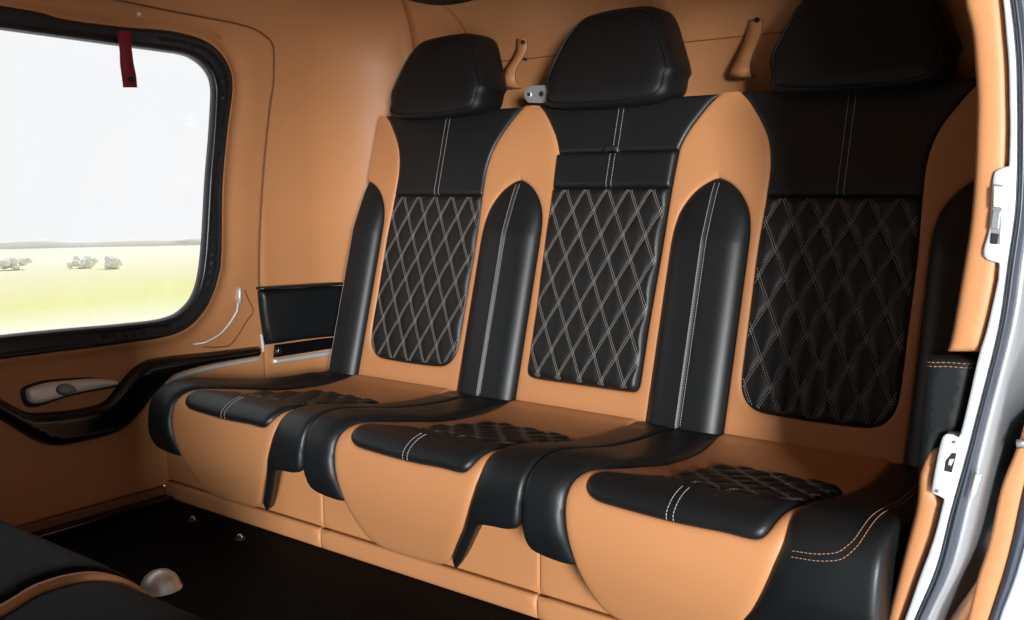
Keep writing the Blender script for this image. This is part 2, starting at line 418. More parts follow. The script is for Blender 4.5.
        if last:
            k = (TAU >= -.01) & (TAU <= .772); oy = FC(np.full(k.sum(), oe), TAU[k], np.full(k.sum(), -.001))[:, 1:]
            sp = np.vstack([oy, [(-.43, -.235), (-.30, -.22), (.0, -.20)]])
            Patch('cushion_side', sp, lambda u, v, h: np.stack([oe-.002+h, u, v], 1), lambda u, v, d: -.004+.004*rnd(d, .01), BLK, root, step=.015, thick=.02)
            ln = catmull([(.414, .561), (.455, .557), (.482, .546), (.495, .512), (.493, .40), (.478, .17), (.47, .05)], 8)
            ln2 = catmull([(.414, .568), (.458, .564), (.488, .552), (.503, .514), (.501, .40), (.486, .17), (.478, .05)], 8)
            stitch_rows('stitching', [p, p], [ln, ln2], p.o, m=THT)
    return root
HR_OUT = [] or [(-.098, .0), (-.120, .030), (-.126, .055), (-.116, .085), (-.096, .130), (-.068, .158), (-.035, .166), (.025, .168), (.062, .165), (.083, .150), (.106, .105), (.128, .056), (.126, .043), (.100, .0)]
def make_headrest(root, dx, dz, sc=1.):
    oc = np.array(HR_OUT)*sc
    P = resample(catmull(oc, 5, True), .007); c = np.array([0, .08*sc])
    y0 = .690*KB-.055
    def FH(u, v, h): return np.stack([u+CB+dx, y0+.30*v-h, v+.700+dz], 1)
    rings = [(.90, 0.), (.955, .006), (.985, .016), (1., .03), (1., .085), (.97, .105), (.90, .115), (.6, .118)]
    V = []; F = []; n = len(P)
    for s_, y in rings:
        q = c+(P-c)*s_; V += list(FH(q[:, 0], q[:, 1], np.full(n, -y)))
    for r in range(len(rings)-1):
        for k in range(n): l = (k+1) % n; F.append((r*n+k, r*n+l, (r+1)*n+l, (r+1)*n+k))
    F.append(tuple((len(rings)-1)*n+k for k in range(n)))
    hr = mesh('headrest', V, F, HRM, root)
    bm = bmesh.new(); bm.from_mesh(hr.data); bmesh.ops.recalc_face_normals(bm, faces=bm.faces); bm.to_mesh(hr.data); bm.free(); hr.data.polygons.foreach_set('use_smooth', [True]*len(hr.data.polygons))
    q = c+(P-c)*.902
    Patch('headrest_face', q, FH, lambda u, v, d: -.001+.012*rnd(d, .05), HRM, hr, step=.012, thick=.012, rings=(.003, .008))
    q = c+(P-c)*.915
    mb = MB(); mb.tube(FH(q[:, 0], q[:, 1], np.full(n, -.0005)), .0022, 6, True); mb.build('piping', BLK, hr)
    for x in (-.045, .045):
        mb = MB(); mb.tube([FH(np.array([x]), np.array([.02]), np.array([-.08]))[0], FH(np.array([x]), np.array([-.035]), np.array([-.08]))[0]], .006, 10); mb.build('headrest_post', CHR, hr)
seats = []
for i, lb in enumerate(('tan and black quilted leather seat at the left end, beside the cabin side window',
                        'middle tan and black leather seat with folding quilted armrest in its back',
                        'right end tan and black quilted leather seat, nearest the open doorway, its top in shadow')):
    s = make_seat(i, lb); seats.append(s)
    make_headrest(s, (-.028, -.033, .004)[i], -.022, (1.28, 1.34, 1.38)[i])

# ------------------------------------------------------------------ seat base
base = thing('seat_base', 'tan leather covered base running along the floor under the row of seats', 'seat base', (.72, YP, FLOOR))
base_off = Vector((.72, YP, FLOOR))
def FP(u, v, h): return np.stack([u-.72, np.full_like(u, 0)-h, v-FLOOR], 1)
xs = [-.15, .30, .36, .82, .88, 1.40, 1.57]
sm = [on(322, 505, 1, YP)[0], on(539, 564, 1, YP)[0]]
cuts = [-.150, sm[0]-.52, sm[0], sm[1], sm[1]+.52, 1.556]; cuts = [cuts[0]]+[c for c in cuts if -.05 <= c <= 1.557]
for a, b in zip(cuts[:-1], cuts[1:]):
    Patch('base_panel', [(a, -.222), (b, -.222), (b, -.03), (a, -.03)], FP, lambda u, v, d: -.004+.004*rnd(d, .007), TAN, base, step=.02, thick=.03)
    Patch('kick_panel', [(a, FLOOR), (b, FLOOR), (b, -.2235), (a, -.2235)], FP, lambda u, v, d: .004+.006*rnd(d, .008), TAN, base, step=.02, thick=.03)
box('side_panel', (1.542-.72, .0, 0), (1.556-.72, .42, .245), TAN, base)

# ------------------------------------------------------------------ cabin shell
Z1, RC = .80, .25
def inset(z): t = np.clip((z-Z1)/RC, 0, 1); return RC-np.sqrt(np.maximum(RC*RC-(t*RC)**2, 0))
CRN = .27
path = []                                  # (x, y, nx, ny) inward
for y in np.arange(-2.3, YR-CRN, .05): path.append((XL, y, 1, 0))
for a in np.linspace(math.pi, math.pi/2, 13): path.append((XL+CRN+CRN*math.cos(a), YR-CRN+CRN*math.sin(a), -math.cos(a), -math.sin(a)))
for x in np.arange(XL+CRN+.05, XR-CRN, .06): path.append((x, YR, 0, -1))
for a in np.linspace(math.pi/2, 0, 13): path.append((XR-CRN+CRN*math.cos(a), YR-CRN+CRN*math.sin(a), -math.cos(a), -math.sin(a)))
for y in np.arange(YR-CRN-.05, -2.31, -.05): path.append((XR, y, -1, 0))
path = np.array(path)
zs = np.concatenate([np.linspace(FLOOR, Z1, 22)[:-1], Z1+RC*np.sin(np.linspace(0, math.pi/2, 14))])
DOOR_Y, DOOR_Z = -.085, .83
def shell_part(name, test):
    V = []; F = []; ix = {}
    def vid(i, j):
        if (i, j) not in ix:
            x, y, a, b = path[i]; d = float(inset(zs[j]))+max(0, -a)*.16*max(0, .45-zs[j])**2; ix[i, j] = len(V); V.append((x+a*d, y+b*d, zs[j]))
        return ix[i, j]
    for i in range(len(path)-1):
        for j in range(len(zs)-1):
            if test((path[i]+path[i+1])/2, (zs[j]+zs[j+1])/2): F.append((vid(i, j), vid(i, j+1), vid(i+1, j+1), vid(i+1, j)))
    o = mesh(name, V, F, TANW)
    md = o.modifiers.new('thickness', 'SOLIDIFY'); md.thickness = .02; md.offset = 1
    return tag(o, kind='structure')
# winding: faces look inward
shell_part('wall_left', lambda p, z: p[0] < .05 and p[1] < YR-.02 and not (p[1] < -.165 and z < .845))
shell_part('wall_rear', lambda p, z: (p[1] > 0 and .05 <= p[0] <= 1.35) or (p[0] < .05 and p[1] >= YR-.02))
shell_part('wall_right', lambda p, z: p[0] > 1.35 and not (-1.80 < p[1] < -.46 and z < .84))  # unseen front part added, doorway edges set to shade the cabin
wf_ = box('wall_front_blocker', (XL-.02, -2.34, FLOOR), (XR+.02, -2.30, Z1+RC), BLK, bev=0); tag(wf_, kind='structure')  # unseen black wall, added to keep stray light out from the front
ce = mesh('ceiling', [(XL+RC-.03, -2.3, Z1+RC), (XR-RC+.03, -2.3, Z1+RC), (XR-RC+.03, YR-RC+.03, Z1+RC), (XL+RC-.03, YR-RC+.03, Z1+RC)], [(0, 3, 2, 1)], TANW, smooth=False)
md = ce.modifiers.new('thickness', 'SOLIDIFY'); md.thickness = .03; md.offset = -1
tag(ce, kind='structure')
fl = box('floor', (XL-.02, -2.3, FLOOR-.03), (XR+.03, YR+.02, FLOOR), FLR, bev=0); tag(fl, kind='structure')

# ------------------------------------------------------------------ left side: sliding door with window
def xw(z): return XL+inset(np.asarray(z, float))
def FW(u, v, h):                            # u = y, v = z, h into the cabin
    t = np.clip((v-Z1)/RC, 0, .98); nz = t; nx = np.sqrt(1-t*t)
    return np.stack([xw(v)+h*nx, u, v-h*nz], 1)
def wl(u, v, h=0.):                         # photo measurement -> (y, z) on the left wall
    x = XL+h
    for _ in range(12): p = on(u, v, 0, x); x = float(xw(p[2]))+h
    return (p[1], p[2])
WO = [(0, 5), (59, 18), (117, 26), (170, 30.5), (205, 41), (223, 60), (230, 85), (225, 130), (220, 185), (219, 250), (216, 276), (203, 309), (176, 333), (117, 344), (0, 359)]
WI = [(0, 30), (117, 46), (165, 52.5), (178, 54.5), (188, 57.5), (197, 63), (204, 70), (209, 79), (211, 90), (210.5, 108), (208.5, 140), (205, 182), (201, 250), (195, 287), (183, 307), (163, 318), (117, 324), (0, 335)]
def fwd(P, ye=-1.72):                       # the window goes on past the picture edge to its front end
    P = [wl(*p) for p in P]; a, b = np.array(P[0]), np.array(P[-1])
    return P
wo, wi = [np.array(fwd(P)) for P in (WO, WI)]
def close_front(P, y):
    zt, zb = P[0][1], P[-1][1]; r = .09
    fr = [(y+r, zb), (y+r*.3, zb+r*.3), (y, zb+r), (y, zt-r), (y+r*.3, zt-r*.3), (y+r, zt)]
    return catmull(np.vstack([P, fr]), 6, True)
WOc, WIc = close_front(wo, -1.62), close_front(wi, -1.58)
# door panel with window cut out
seamp = [(105, -3), (160, 8.5), (205, 17), (243, 25), (262, 34), (272, 48), (272, 80), (268, 110), (262, 170), (258, 240), (258, 290), (262, 330)]
sp_ = [wl(*p) for p in seamp]
dlow = [(sp_[-1][0]+.002, .0), (sp_[-1][0]+.002, FLOOR+.03)]
door_poly = np.vstack([catmull(sp_, 5), dlow, [(-2.28, FLOOR+.03), (-2.28, sp_[0][1])]])
def Hd(u, v, d):
    X = np.stack([u, v], 1); dw = polydist(X, [resample(WOc, .02)])
    inw = inside(WOc, X)
    return .004+.006*rnd(d, .012)-.011*np.exp(-((dw-.028)/.022)**2)*(~inw)+.004*np.exp(-((dw)/.012)**2)
dr = Patch('door_1', door_poly, FW, Hd, TANW, holes=[(WOc*.999+WOc.mean(0)*.001)], step=.02, thick=.03, rings=(.003, .007, .012, .02, .03, .04), tstep=.015).o
tag(dr, kind='structure')
dq = catmull(sp_, 5); mb = MB(); mb.tube(FW(dq[:, 0]+.001, dq[:, 1], np.full(len(dq), .006)), .0022, 6); o = mb.build('trim_7', BRN); tag(o, kind='structure')
# window: rubber frame and pane
def Hf(u, v, d): return .004+.016*rnd(d, .012)-.006*np.exp(-((d-.016)/.005)**2)
win = Patch('window_1', WOc, FW, Hf, RUB, holes=[WIc], step=.008, thick=.004, rings=(.003, .007, .012, .017), tstep=.012).o
tag(win, kind='structure')
gm = bpy.data.materials.new('window_glazing'); gm.use_nodes = True; nt = gm.node_tree; nt.nodes.remove(nt.nodes['Principled BSDF'])
tr = nt.nodes.new('ShaderNodeBsdfTransparent'); tr.inputs['Color'].default_value = (1, 1, 1, 1); gl = nt.nodes.new('ShaderNodeBsdfGlossy'); gl.inputs['Roughness'].default_value = .02
mx = nt.nodes.new('ShaderNodeMixShader'); mx.inputs[0].default_value = .03
nt.links.new(tr.outputs[0], mx.inputs[1]); nt.links.new(gl.outputs[0], mx.inputs[2]); nt.links.new(mx.outputs[0], nt.nodes['Material Output'].inputs[0])
pc = WOc.mean(0); Patch('pane', pc+(WOc-pc)*.985, FW, lambda u, v, d: np.full_like(u, -.006), gm, win, step=.08, thick=.004, rings=(), tstep=.03)
# sill strips at the foot of the door
sill = [wl(45, 545), wl(165, 493)]
for k, (z0, z1, d, m) in enumerate(((FLOOR, FLOOR+.012, .05, GLOSS), (FLOOR+.012, FLOOR+.032, .022, BRN))):
    o = box(f'trim_{k+1}', (XL-.01, -2.28, z0), (XL+d, YP-.012, z1), m, bev=.003); tag(o, kind='structure')
# armrest rail moulded on the door
RT = [(-60, 372), (-25, 386), (0, 397), (18, 407), (34, 413), (60, 412), (84, 409), (107, 402), (121, 386), (134, 371), (151, 361), (172, 357), (215, 352), (262, 346.5)]
RBm = [(262, 357), (215, 365), (180, 374), (168, 382), (155, 396), (143, 412), (127, 429), (105, 438), (69, 446), (50, 446), (31, 438), (0, 419), (-25, 406), (-60, 392)]
rail = thing('armrest_rail', 'gloss black swooping armrest rail on the lower door panel below the window', 'armrest', (XL, *wl(150, 400)))
ro = Vector(rail.location)
def loc(F, o): return lambda u, v, h: F(u, v, h)-np.array(o)
rp = np.vstack([catmull([wl(*p, .025) for p in RT], 5), catmull([wl(*p, .025) for p in RBm], 5)])
Patch('rail_body', rp, loc(FW, ro), lambda u, v, d: .008+.026*rnd(d, .018), GLOSS, rail, step=.01, thick=.02, rings=(.002, .005, .01, .016))
SB = [(262, 357.5), (215, 365.5), (180, 374.5), (168, 383)]; SB2 = [(167, 388), (181, 379.5), (216, 369.5), (262, 361)]
sp2 = np.vstack([[wl(*p, .02) for p in SB], [wl(*p, .02) for p in SB2]])
Patch('rail_edging', sp2, loc(FW, ro), lambda u, v, d: .012+.004*rnd(d, .004), ALU, rail, step=.01, thick=.02, rings=(.002,))
# latch lever
lev = thing('door_latch', 'silver oval door latch lever with round knob, set in the door below the window', 'door latch', (XL, *wl(72, 392)))
lo_ = Vector(lev.location)
LO = [(27, 392), (31, 388), (48, 383), (70, 380.5), (95, 379), (116, 380.5), (120, 383.5), (116, 386), (95, 390), (75, 394), (55, 400), (40, 404), (30, 402)]
lp = catmull([wl(*p, .02) for p in LO], 4, True)
lc = lp.mean(0)
Patch('latch_bezel', lc+(lp-lc)*np.array([1.07, 1.3])+np.array([-.003, -.002]), loc(FW, lo_), lambda u, v, d: .009+.004*rnd(d, .006), DARK, lev, step=.008, thick=.02, rings=(.002, .005))
LEV = mat('satin_silver', (.86, .85, .82), .38, .3)
Patch('lever', lp, loc(FW, lo_), lambda u, v, d: .012+.012*rnd(d, .009), LEV, lev, step=.006, thick=.012, rings=(.002, .005))
kp = np.array([wl(67+10*math.cos(a), 390+6*math.sin(a), .03) for a in np.linspace(0, 2*math.pi, 20)[:-1]])
Patch('knob', kp, loc(FW, lo_), lambda u, v, d: .026+.006*rnd(d, .006), GREY, lev, step=.004, thick=.008, rings=(.002,))
# chrome pull handle
pull = thing('pull_handle', 'slim curved chrome pull handle on the door beside the lower window corner', 'handle', (XL, *wl(222, 325)))
po_ = np.array(pull.location)
hp = [wl(*p, .03) for p in ((198, 345), (208, 341), (220, 334), (229, 324), (236, 313), (240, 303))]
pp = catmull(hp, 6); P3 = FW(pp[:, 0], pp[:, 1], np.interp(np.arange(len(pp)), [0, 4, len(pp)-6, len(pp)-1], [.010, .03, .03, .022]))-po_
mb = MB(); mb.tube(P3, np.linspace(.0022, .0030, len(P3)), 10); mb.build('grip', LEV, pull)
tp = catmull([wl(*p, .022) for p in ((240.5, 305), (238.3, 298), (239, 291), (241, 286.5), (242.3, 291), (242.5, 299))], 4, True)
Patch('grip_tip', tp, loc(FW, po_), lambda u, v, d: .016+.008*rnd(d, .006), ALU, pull, step=.005, thick=.016, rings=(.002,))
gp = catmull([wl(*p, .008) for p in ((244, 290), (248, 300), (252.5, 311), (246, 321), (238, 334), (229, 345), (217, 347), (203, 347))], 5)
mb = MB(); mb.tube(FW(gp[:, 0], gp[:, 1], np.full(len(gp), .0105))-po_, .0018, 6); mb.build('recess_edge', BRN, pull)
# red pull strap
st = thing('red_strap', 'dark red webbing strap hanging from the top of the window frame', 'strap', (XL, *wl(124, 30)))
so = np.array(st.location)
cs = [(123.5, 29, 6.5, .022), (124.5, 42, 6.5, .030), (125.5, 52, 6, .027), (126.5, 64, 6, .022), (128.5, 76, 6.8, .020), (129.8, 87.5, 7.2, .022)]
V = []; F = []
cc = catmull(cs, 5)
for u, v, w, h in cc:
    for dz in (0, .003):
        for sg in (-1, 1):
            y, z = wl(u+sg*w, v, h); V.append(FW(np.array([y]), np.array([z]), np.array([h+dz+sg*.002*math.sin(v*.12)]))[0]-so)
for k in range(len(cc)-1):
    a = k*4; b = a+4; F += [(a, a+1, b+1, b), (a+3, a+2, b+2, b+3), (a, b, b+2, a+2), (a+1, a+3, b+3, b+1)]
F += [(0, 2, 3, 1), (len(V)-4, len(V)-3, len(V)-1, len(V)-2)]
mesh('webbing', V, F, RED, st)
ry, rz = wl(130, 79.5, .024); c = FW(np.array([ry]), np.array([rz]), np.array([.026]))[0]-so
mb = MB(); mb.tube([c-np.array([.003, 0, 0]), c+np.array([.004, 0, 0])], .006, 14); mb.build('rivet', DARK, st)
# small metal snap above the window
y, z = wl(136, 13); snp = lathe('snap_fastener', [(0, .006), (.004, .006), (.0055, .003), (.006, 0), (.006, -.004)], ALU)
snp.rotation_euler = (0, math.radians(80), 0); snp.location = FW(np.array([y]), np.array([z]), np.array([.010]))[0]
tag(snp, 'tiny metal snap on the tan lining above the red strap', 'snap')
# grey-black padded box and trim behind the door, beside the left seat
sb = thing('side_bolster', 'black padded side bolster on the left wall beside the left end seat', 'side bolster', (XL, *wl(300, 330)))
sbo = np.array(sb.location)
def bp_(P, h): return np.array([wl(*p, h) for p in P])
pbox = bp_([(256.5, 290), (300, 288), (352, 284), (352, 335), (340, 336), (300, 340), (266, 345), (261, 330), (258, 309)], .008)
Patch('pad', pbox, loc(FW, sbo), lambda u, v, d: .002+.028*rnd(d, .016), BLK, sb, step=.01, thick=.01, rings=(.002, .005, .01, .016))
ptop = bp_([(256, 287), (352, 281), (352, 284.5), (256.5, 290)], .012)
Patch('top_edge', ptop, loc(FW, sbo), lambda u, v, d: .006+.030*rnd(d, .004), PLAST, sb, step=.01, thick=.01, rings=(.002,))
pst = bp_([(276, 345), (338, 336.5), (352, 335), (352, 346), (338, 348), (275, 358)], .008)
Patch('gloss_strip', pst, loc(FW, sbo), lambda u, v, d: .004+.012*rnd(d, .006), GLOSS, sb, step=.01, thick=.01, rings=(.002, .005))
pal = bp_([(274, 359.5), (338, 349.5), (352, 347.5), (352, 351.5), (338, 355), (274, 364)], .008)
Patch('metal_strip', pal, loc(FW, sbo), lambda u, v, d: .004+.010*rnd(d, .004), ALU, sb, step=.01, thick=.01, rings=(.002,))
# white clip and tan post between rail and bolster
wc = bp_([(260, 333), (263.5, 335), (265.5, 345), (265.5, 352), (263, 353), (262, 348)], .012)
o = Patch('door_catch', wc, FW, lambda u, v, d: .006+.006*rnd(d, .004), WHT, None, step=.006, thick=.01, rings=(.002,)).o
shift(o, (XL, *wl(263, 350))); tag(o, 'white metal door catch at the end of the black armrest rail', 'catch')

# ------------------------------------------------------------------ rear wall fittings
def rear(u, v, h=0.):                       # point on the rear wall
    y = YR-h
    for _ in range(12): p = on(u, v, 1, y); y = YR-h-float(inset(np.array(p[2])))
    return p
def strip(mb, pts, wid, wdir, th=.004):
    """ribbon of the given width vectors along 3D points"""
    P = catmull(pts, 6); m = len(P); wv = np.array(wdir, float); ww = np.interp(np.linspace(0, 1, m), np.linspace(0, 1, len(wid)), wid)
    T = np.gradient(P, axis=0); V = []; F = []
    for i in range(m):
        n = np.cross(T[i], wv); n /= np.linalg.norm(n)
        for a, b in ((-1, 0), (1, 0), (1, 1), (-1, 1)): V.append(P[i]+wv*a*ww[i]/2+n*b*th)
    for i in range(m-1):
        for k in range(4): l = (k+1) % 4; F.append((i*4+k, i*4+l, i*4+4+l, i*4+4+k))
    F += [(3, 2, 1, 0), tuple((m-1)*4+k for k in range(4))]
    mb.add(V, F)
for k, (pts, holes, lb) in enumerate((
    ([(522, 38, .003), (522, 50, .006), (517, 60, .020), (511, 70, .034), (509, 79, .040), (511, 85, .030), (515, 87, .012)], [(523, 42), (525, 59)], 'tan leather belt guide on the rear wall between the left and middle headrests'),
    ([(756, 20, .003), (754, 34, .012), (748, 50, .030), (743, 62, .042), (741, 70, .048), (742, 75, .040), (746, 77, .02)], [(757, 20)], 'tan leather belt guide on the rear wall between the middle and right headrests'))):
    P = [rear(*p) for p in pts]; t = thing('belt_guide', lb, 'belt guide', tuple(P[0]), 'leather belt guides on the rear wall')
    mb = MB(); strip(mb, [p-P[0] for p in P], [.030, .036, .034, .036, .044, .046, .044], (1, 0, 0), .005); mb.build('strap', TAN, t)
    for hx, hy in holes:
        c = rear(hx, hy, .012)-P[0]; mb = MB(); mb.tube([c+np.array([0, .006, 0]), c-np.array([0, .003, 0])], .0055 if hy < 50 else .003, 14); mb.build('bolt', DARK, t)
# grey belt tongue lying on the backrest top beside the middle headrest
bt = on(537, 94, 1, .17); t = thing('belt_tongue', 'grey metal belt tongue lying beside the middle headrest', 'belt buckle', tuple(bt))
BO = [(524, 92), (526, 87.5), (531, 85.5), (545, 85), (548, 90), (553, 102), (540, 103), (528, 102.5), (524.5, 98)]
pts = [np.array(on(u, v, 1, .17))-bt for u, v in BO]
pl = ngon_prism('plate', pts, (0, 1, 0), .006, GREY, t, .001)
for u, v, r, m in ((529.5, 94.5, .0075, ALU), (529.5, 94.5, .0045, DARK), (541.5, 94, .0065, DARK)):
    c = np.array(on(u, v, 1, .17))-bt; dd = {.0075: .0012, .0045: .002, .0065: .0015}[r]
    mb = MB(); mb.tube([c+np.array([0, .002, 0]), c-np.array([0, dd, 0])], r, 16); mb.build('rivet' if m is ALU else 'slot', m, t)
# black roof panel whose edge shows at the top of the photograph
rp = [rear(u, v, .0) for u, v in ((400, -6), (420, 2), (440, 5.5), (460, 3.5), (482, -4))]
op = np.array([(q[0], q[2]) for q in (rear(u, v) for u, v in ((396, -10), (405, -1), (420, 3), (440, 5.5), (460, 3.5), (478, -1.5), (486, -10)))])
FR = lambda u, v, h: np.stack([u, YR-inset(v)-h, v], 1)
o = Patch('overhead_panel', catmull(op, 4), FR, lambda u, v, d: .004+.008*rnd(d, .01), DARK, None, step=.008, thick=.01, rings=(.002, .006)).o
tag(o, 'black overhead panel edge on the ceiling above the left headrest', 'panel')
# wall seams
mb = MB(); sq = catmull([rear(u, v, -.0005) for u, v in ((440, 2), (447, 8), (456, 17), (465, 31), (470, 45))], 5); mb.tube(sq, .0016, 6)
o = mb.build('trim_3', BRN); tag(o, kind='structure')
# horizontal fold of the rear lining, its shadow painted as a brown line
mb = MB(); sq = np.array([(x, YR-float(inset(.83)), .83) for x in np.linspace(.3, 1.3, 30)]); mb.tube(sq, .0015, 6)
o = mb.build('trim_4', BRN); tag(o, kind='structure')

# ------------------------------------------------------------------ right: door frame
YJ = -.50
def curve_px(P, y): return np.array([on(u, v, 1, y) for u, v in P])
E0 = [(955, -60), (963.5, 0), (971, 32), (974, 64), (976, 100), (975.3, 130), (973.5, 178), (969, 227), (960.5, 280), (951.8, 330), (946.5, 352)]
E1u = [(994, -60), (1003, 0), (1006, 32), (1008.5, 64), (1009.7, 100), (1010, 130), (1007, 200), (1001, 260), (993, 305), (986.5, 330), (980, 352)]
def jamb_plate(name, px, y, depth, m, parent=None, off=None, bev=.0015):
    pts = [np.array(on(u, v, 1, y))-(np.zeros(3) if off is None else np.array(off)) for u, v in px]
    return ngon_prism(name, pts, (0, 1, 0), depth, m, parent, bev)
def dens(P, n=4): return [tuple(p) for p in catmull(P, n)]
FJ = lambda u, v, h: np.stack([u, np.full_like(u, YJ)-h, v], 1)
def xz(P, y=YJ): return np.array([(q[0], q[2]) for q in (on(u, v, 1, y) for u, v in P)])
po = np.vstack([catmull(xz(E0), 4), catmull(xz(E1u), 4)[::-1]])
o = Patch('trim_5', po, FJ, lambda u, v, d: -.006+.012*rnd(d, .012), TANW, None, step=.008, thick=.05, rings=(.002, .005, .009)).o; tag(o, kind='structure')
TL = [(929, 449), (918, 472), (916, 495), (913, 515), (902, 556), (886, 620), (872, 680)]
TR = [(941, 449), (933, 480), (936, 497), (944, 499), (933.7, 539), (919, 579), (904.6, 620), (882, 690)]
po = np.vstack([catmull(xz(TL), 4), xz(TR)[::-1]])
o = Patch('trim_6', po, FJ, lambda u, v, d: -.012+.012*rnd(d, .012), TANW, None, step=.008, thick=.05, rings=(.002, .005, .009)).o; tag(o, kind='structure')
# black padded panel below the upper tan trim
PB = [(926, 356), (978, 357), (966, 412), (959, 438), (945, 437), (940, 446), (932, 490), (917, 497), (916, 470), (920, 420)]
sbr = thing('side_bolster', 'black padded side bolster with stitched top, between the right end seat and the door frame', 'side bolster', tuple(on(935, 440, 1, YJ)))
so3 = np.array(sbr.location)
FJ2 = lambda u, v, h: np.stack([u, np.full_like(u, YJ+.01)-h, v], 1)-so3
p = Patch('pad', xz(PB, YJ+.01), FJ2, lambda u, v, d: -.012+.016*rnd(d, .010), BLK, sbr, step=.008, thick=.04, rings=(.002, .005, .009))
for off in (0, 4): 
    mb = MB(); a = xz([(925, 362+off), (950, 362+off), (975, 364+off)], YJ+.01); ln = resample(a, .004, False); dashes(mb, p.at(ln, .0005)); mb.build('stitching', THT, p.o)
# white metal frame with its two strike plates
W1 = [(994, -60), (1003, 0), (1006, 32), (1008.7, 64), (1009.5, 100), (1010, 130), (1009, 164)]
W1b = [(1009, 166), (1000, 169), (993, 178), (989.5, 227), (983.3, 250), (986, 259), (999, 263)]
W1c = [(998, 280), (986.7, 330), (978.5, 357), (966, 412), (960, 435), (958, 437)]
W1d = [(951, 434), (945.6, 434.5), (940.5, 443), (932, 487), (934, 494), (943, 497)]
W1e = [(944, 499), (933.7, 539), (919, 579), (904.6, 620), (880, 680)]
W2 = [(1003, -60), (1011, 0), (1015, 32), (1017.5, 64), (1018.2, 100), (1018.4, 130), (1017, 203), (1008.7, 263), (999, 330), (978.5, 412), (966, 460), (951, 512), (936.6, 568), (915, 620), (890, 680)]
wf = thing('door_frame', 'white metal door frame edge curving down the right side of the doorway', 'door frame', tuple(on(966, 412, 1, YJ-.012)))
wo_ = np.array(wf.location); FJ3 = lambda u, v, h: np.stack([u, np.full_like(u, YJ-.008)-h, v], 1)-wo_
po = np.vstack([np.vstack([catmull(xz(a, YJ-.01), 3) for a in (W1, W1b, W1c, W1d, W1e)]), catmull(xz(W2, YJ-.01), 4)[::-1]])
Patch('flange', po, FJ3, lambda u, v, d: .002+.003*rnd(d, .004), WHT, wf, step=.008, thick=.03, rings=(.002,))
def plate(name, px, d0, d1, m, par=wf, off=wo_): return jamb_plate(name, px, YJ-.012-d1, d1-d0+.004, m, par, off, .0008)
stp = plate('strike_slot', [(993.5, 184), (1004, 184.5), (1001, 245), (990, 244)], 0, .0012, GREY)
plate('strike_bar', [(993.5, 186), (1003.5, 186.5), (1002, 208), (993, 207)], 0, .006, ALU)
plate('strike_tongue', [(993, 210), (1001, 211), (998.5, 229), (990.5, 228)], 0, .004, GREY)
plate('strike_hole', [(991, 233), (999, 234), (997, 244.5), (990, 243.5)], 0, .0025, DARK)
plate('latch_hole', [(945, 461), (951.5, 452.5), (957, 453), (952, 473), (943.5, 471)], 0, .0012, DARK)
plate('latch_tongue', [(949, 459), (954, 459), (951, 466), (947.5, 465)], 0, .003, ALU)
for u, v in ((955, 442), (938, 491)):
    c = np.array(on(u, v, 1, YJ-.013))-wo_; mb = MB(); mb.tube([c, c-np.array([0, .003, 0])], .0018, 10); mb.build('screw', GREY, wf)
# rubber seal
E3 = [(1013, -60), (1021, 0), (1025, 32), (1027.5, 64), (1028, 100), (1028.5, 130), (1026.5, 203), (1018, 270), (1008.6, 330), (984, 426), (966, 500), (948, 570.6), (925, 620), (900, 680)]
mid = [((a[0]+b[0])/2, (a[1]+b[1])/2) for a, b in zip(catmull(W2, 8)[:-1:1], catmull(W2, 8)[1:])]
w2c = catmull(xz(W2, YJ-.015), 5); e3c = catmull(xz(E3, YJ-.015), 5)
w2r, e3r = resample(w2c, .01, False), resample(e3c, .01, False); n = min(len(w2r), len(e3r))
w2r = np.array([w2r[int(k)] for k in np.linspace(0, len(w2r)-1, 80)]); e3r = np.array([e3r[int(k)] for k in np.linspace(0, len(e3r)-1, 80)])
V = []; F = []
for k in range(80):
    a, b = w2r[k], e3r[k]
    for t, dy in [(t, -.012-.008*math.sin(math.pi*t)) for t in np.linspace(0, 1, 7)]+[(1, .01), (0, .01)]: q = a+(b-a)*t; V.append((q[0]-so3[0], YJ+dy-so3[1], q[1]-so3[2]))
for k in range(79):
    for j in range(9): F.append((k*9+j, k*9+(j+1) % 9, k*9+9+(j+1) % 9, k*9+9+j))
sl = mesh('door_seal', V, F, SEAL); sl.location = so3
tag(sl, 'dark rubber seal running outside the white door frame', 'seal')
# polished outer skin, running back from the door edge
V = []; F = []
ys = np.linspace(YJ, 1.6, 30)
for k in range(80):
    q = e3r[k]
    for y in ys:
        bulge = .02*math.sin(min(1, (y-YJ)/1.0)*math.pi/2)
        V.append((q[0]+bulge, y, q[1]))
for k in range(79):
    for j in range(29): F.append((k*30+j, k*30+j+1, k*30+31+j, k*30+30+j))
sk = mesh('fuselage_skin', V, F, SKIN); md = sk.modifiers.new('t', 'SOLIDIFY'); md.thickness = .012; md.offset = 0
tag(sk, 'polished metal fuselage skin outside the door frame at the right edge', 'fuselage')
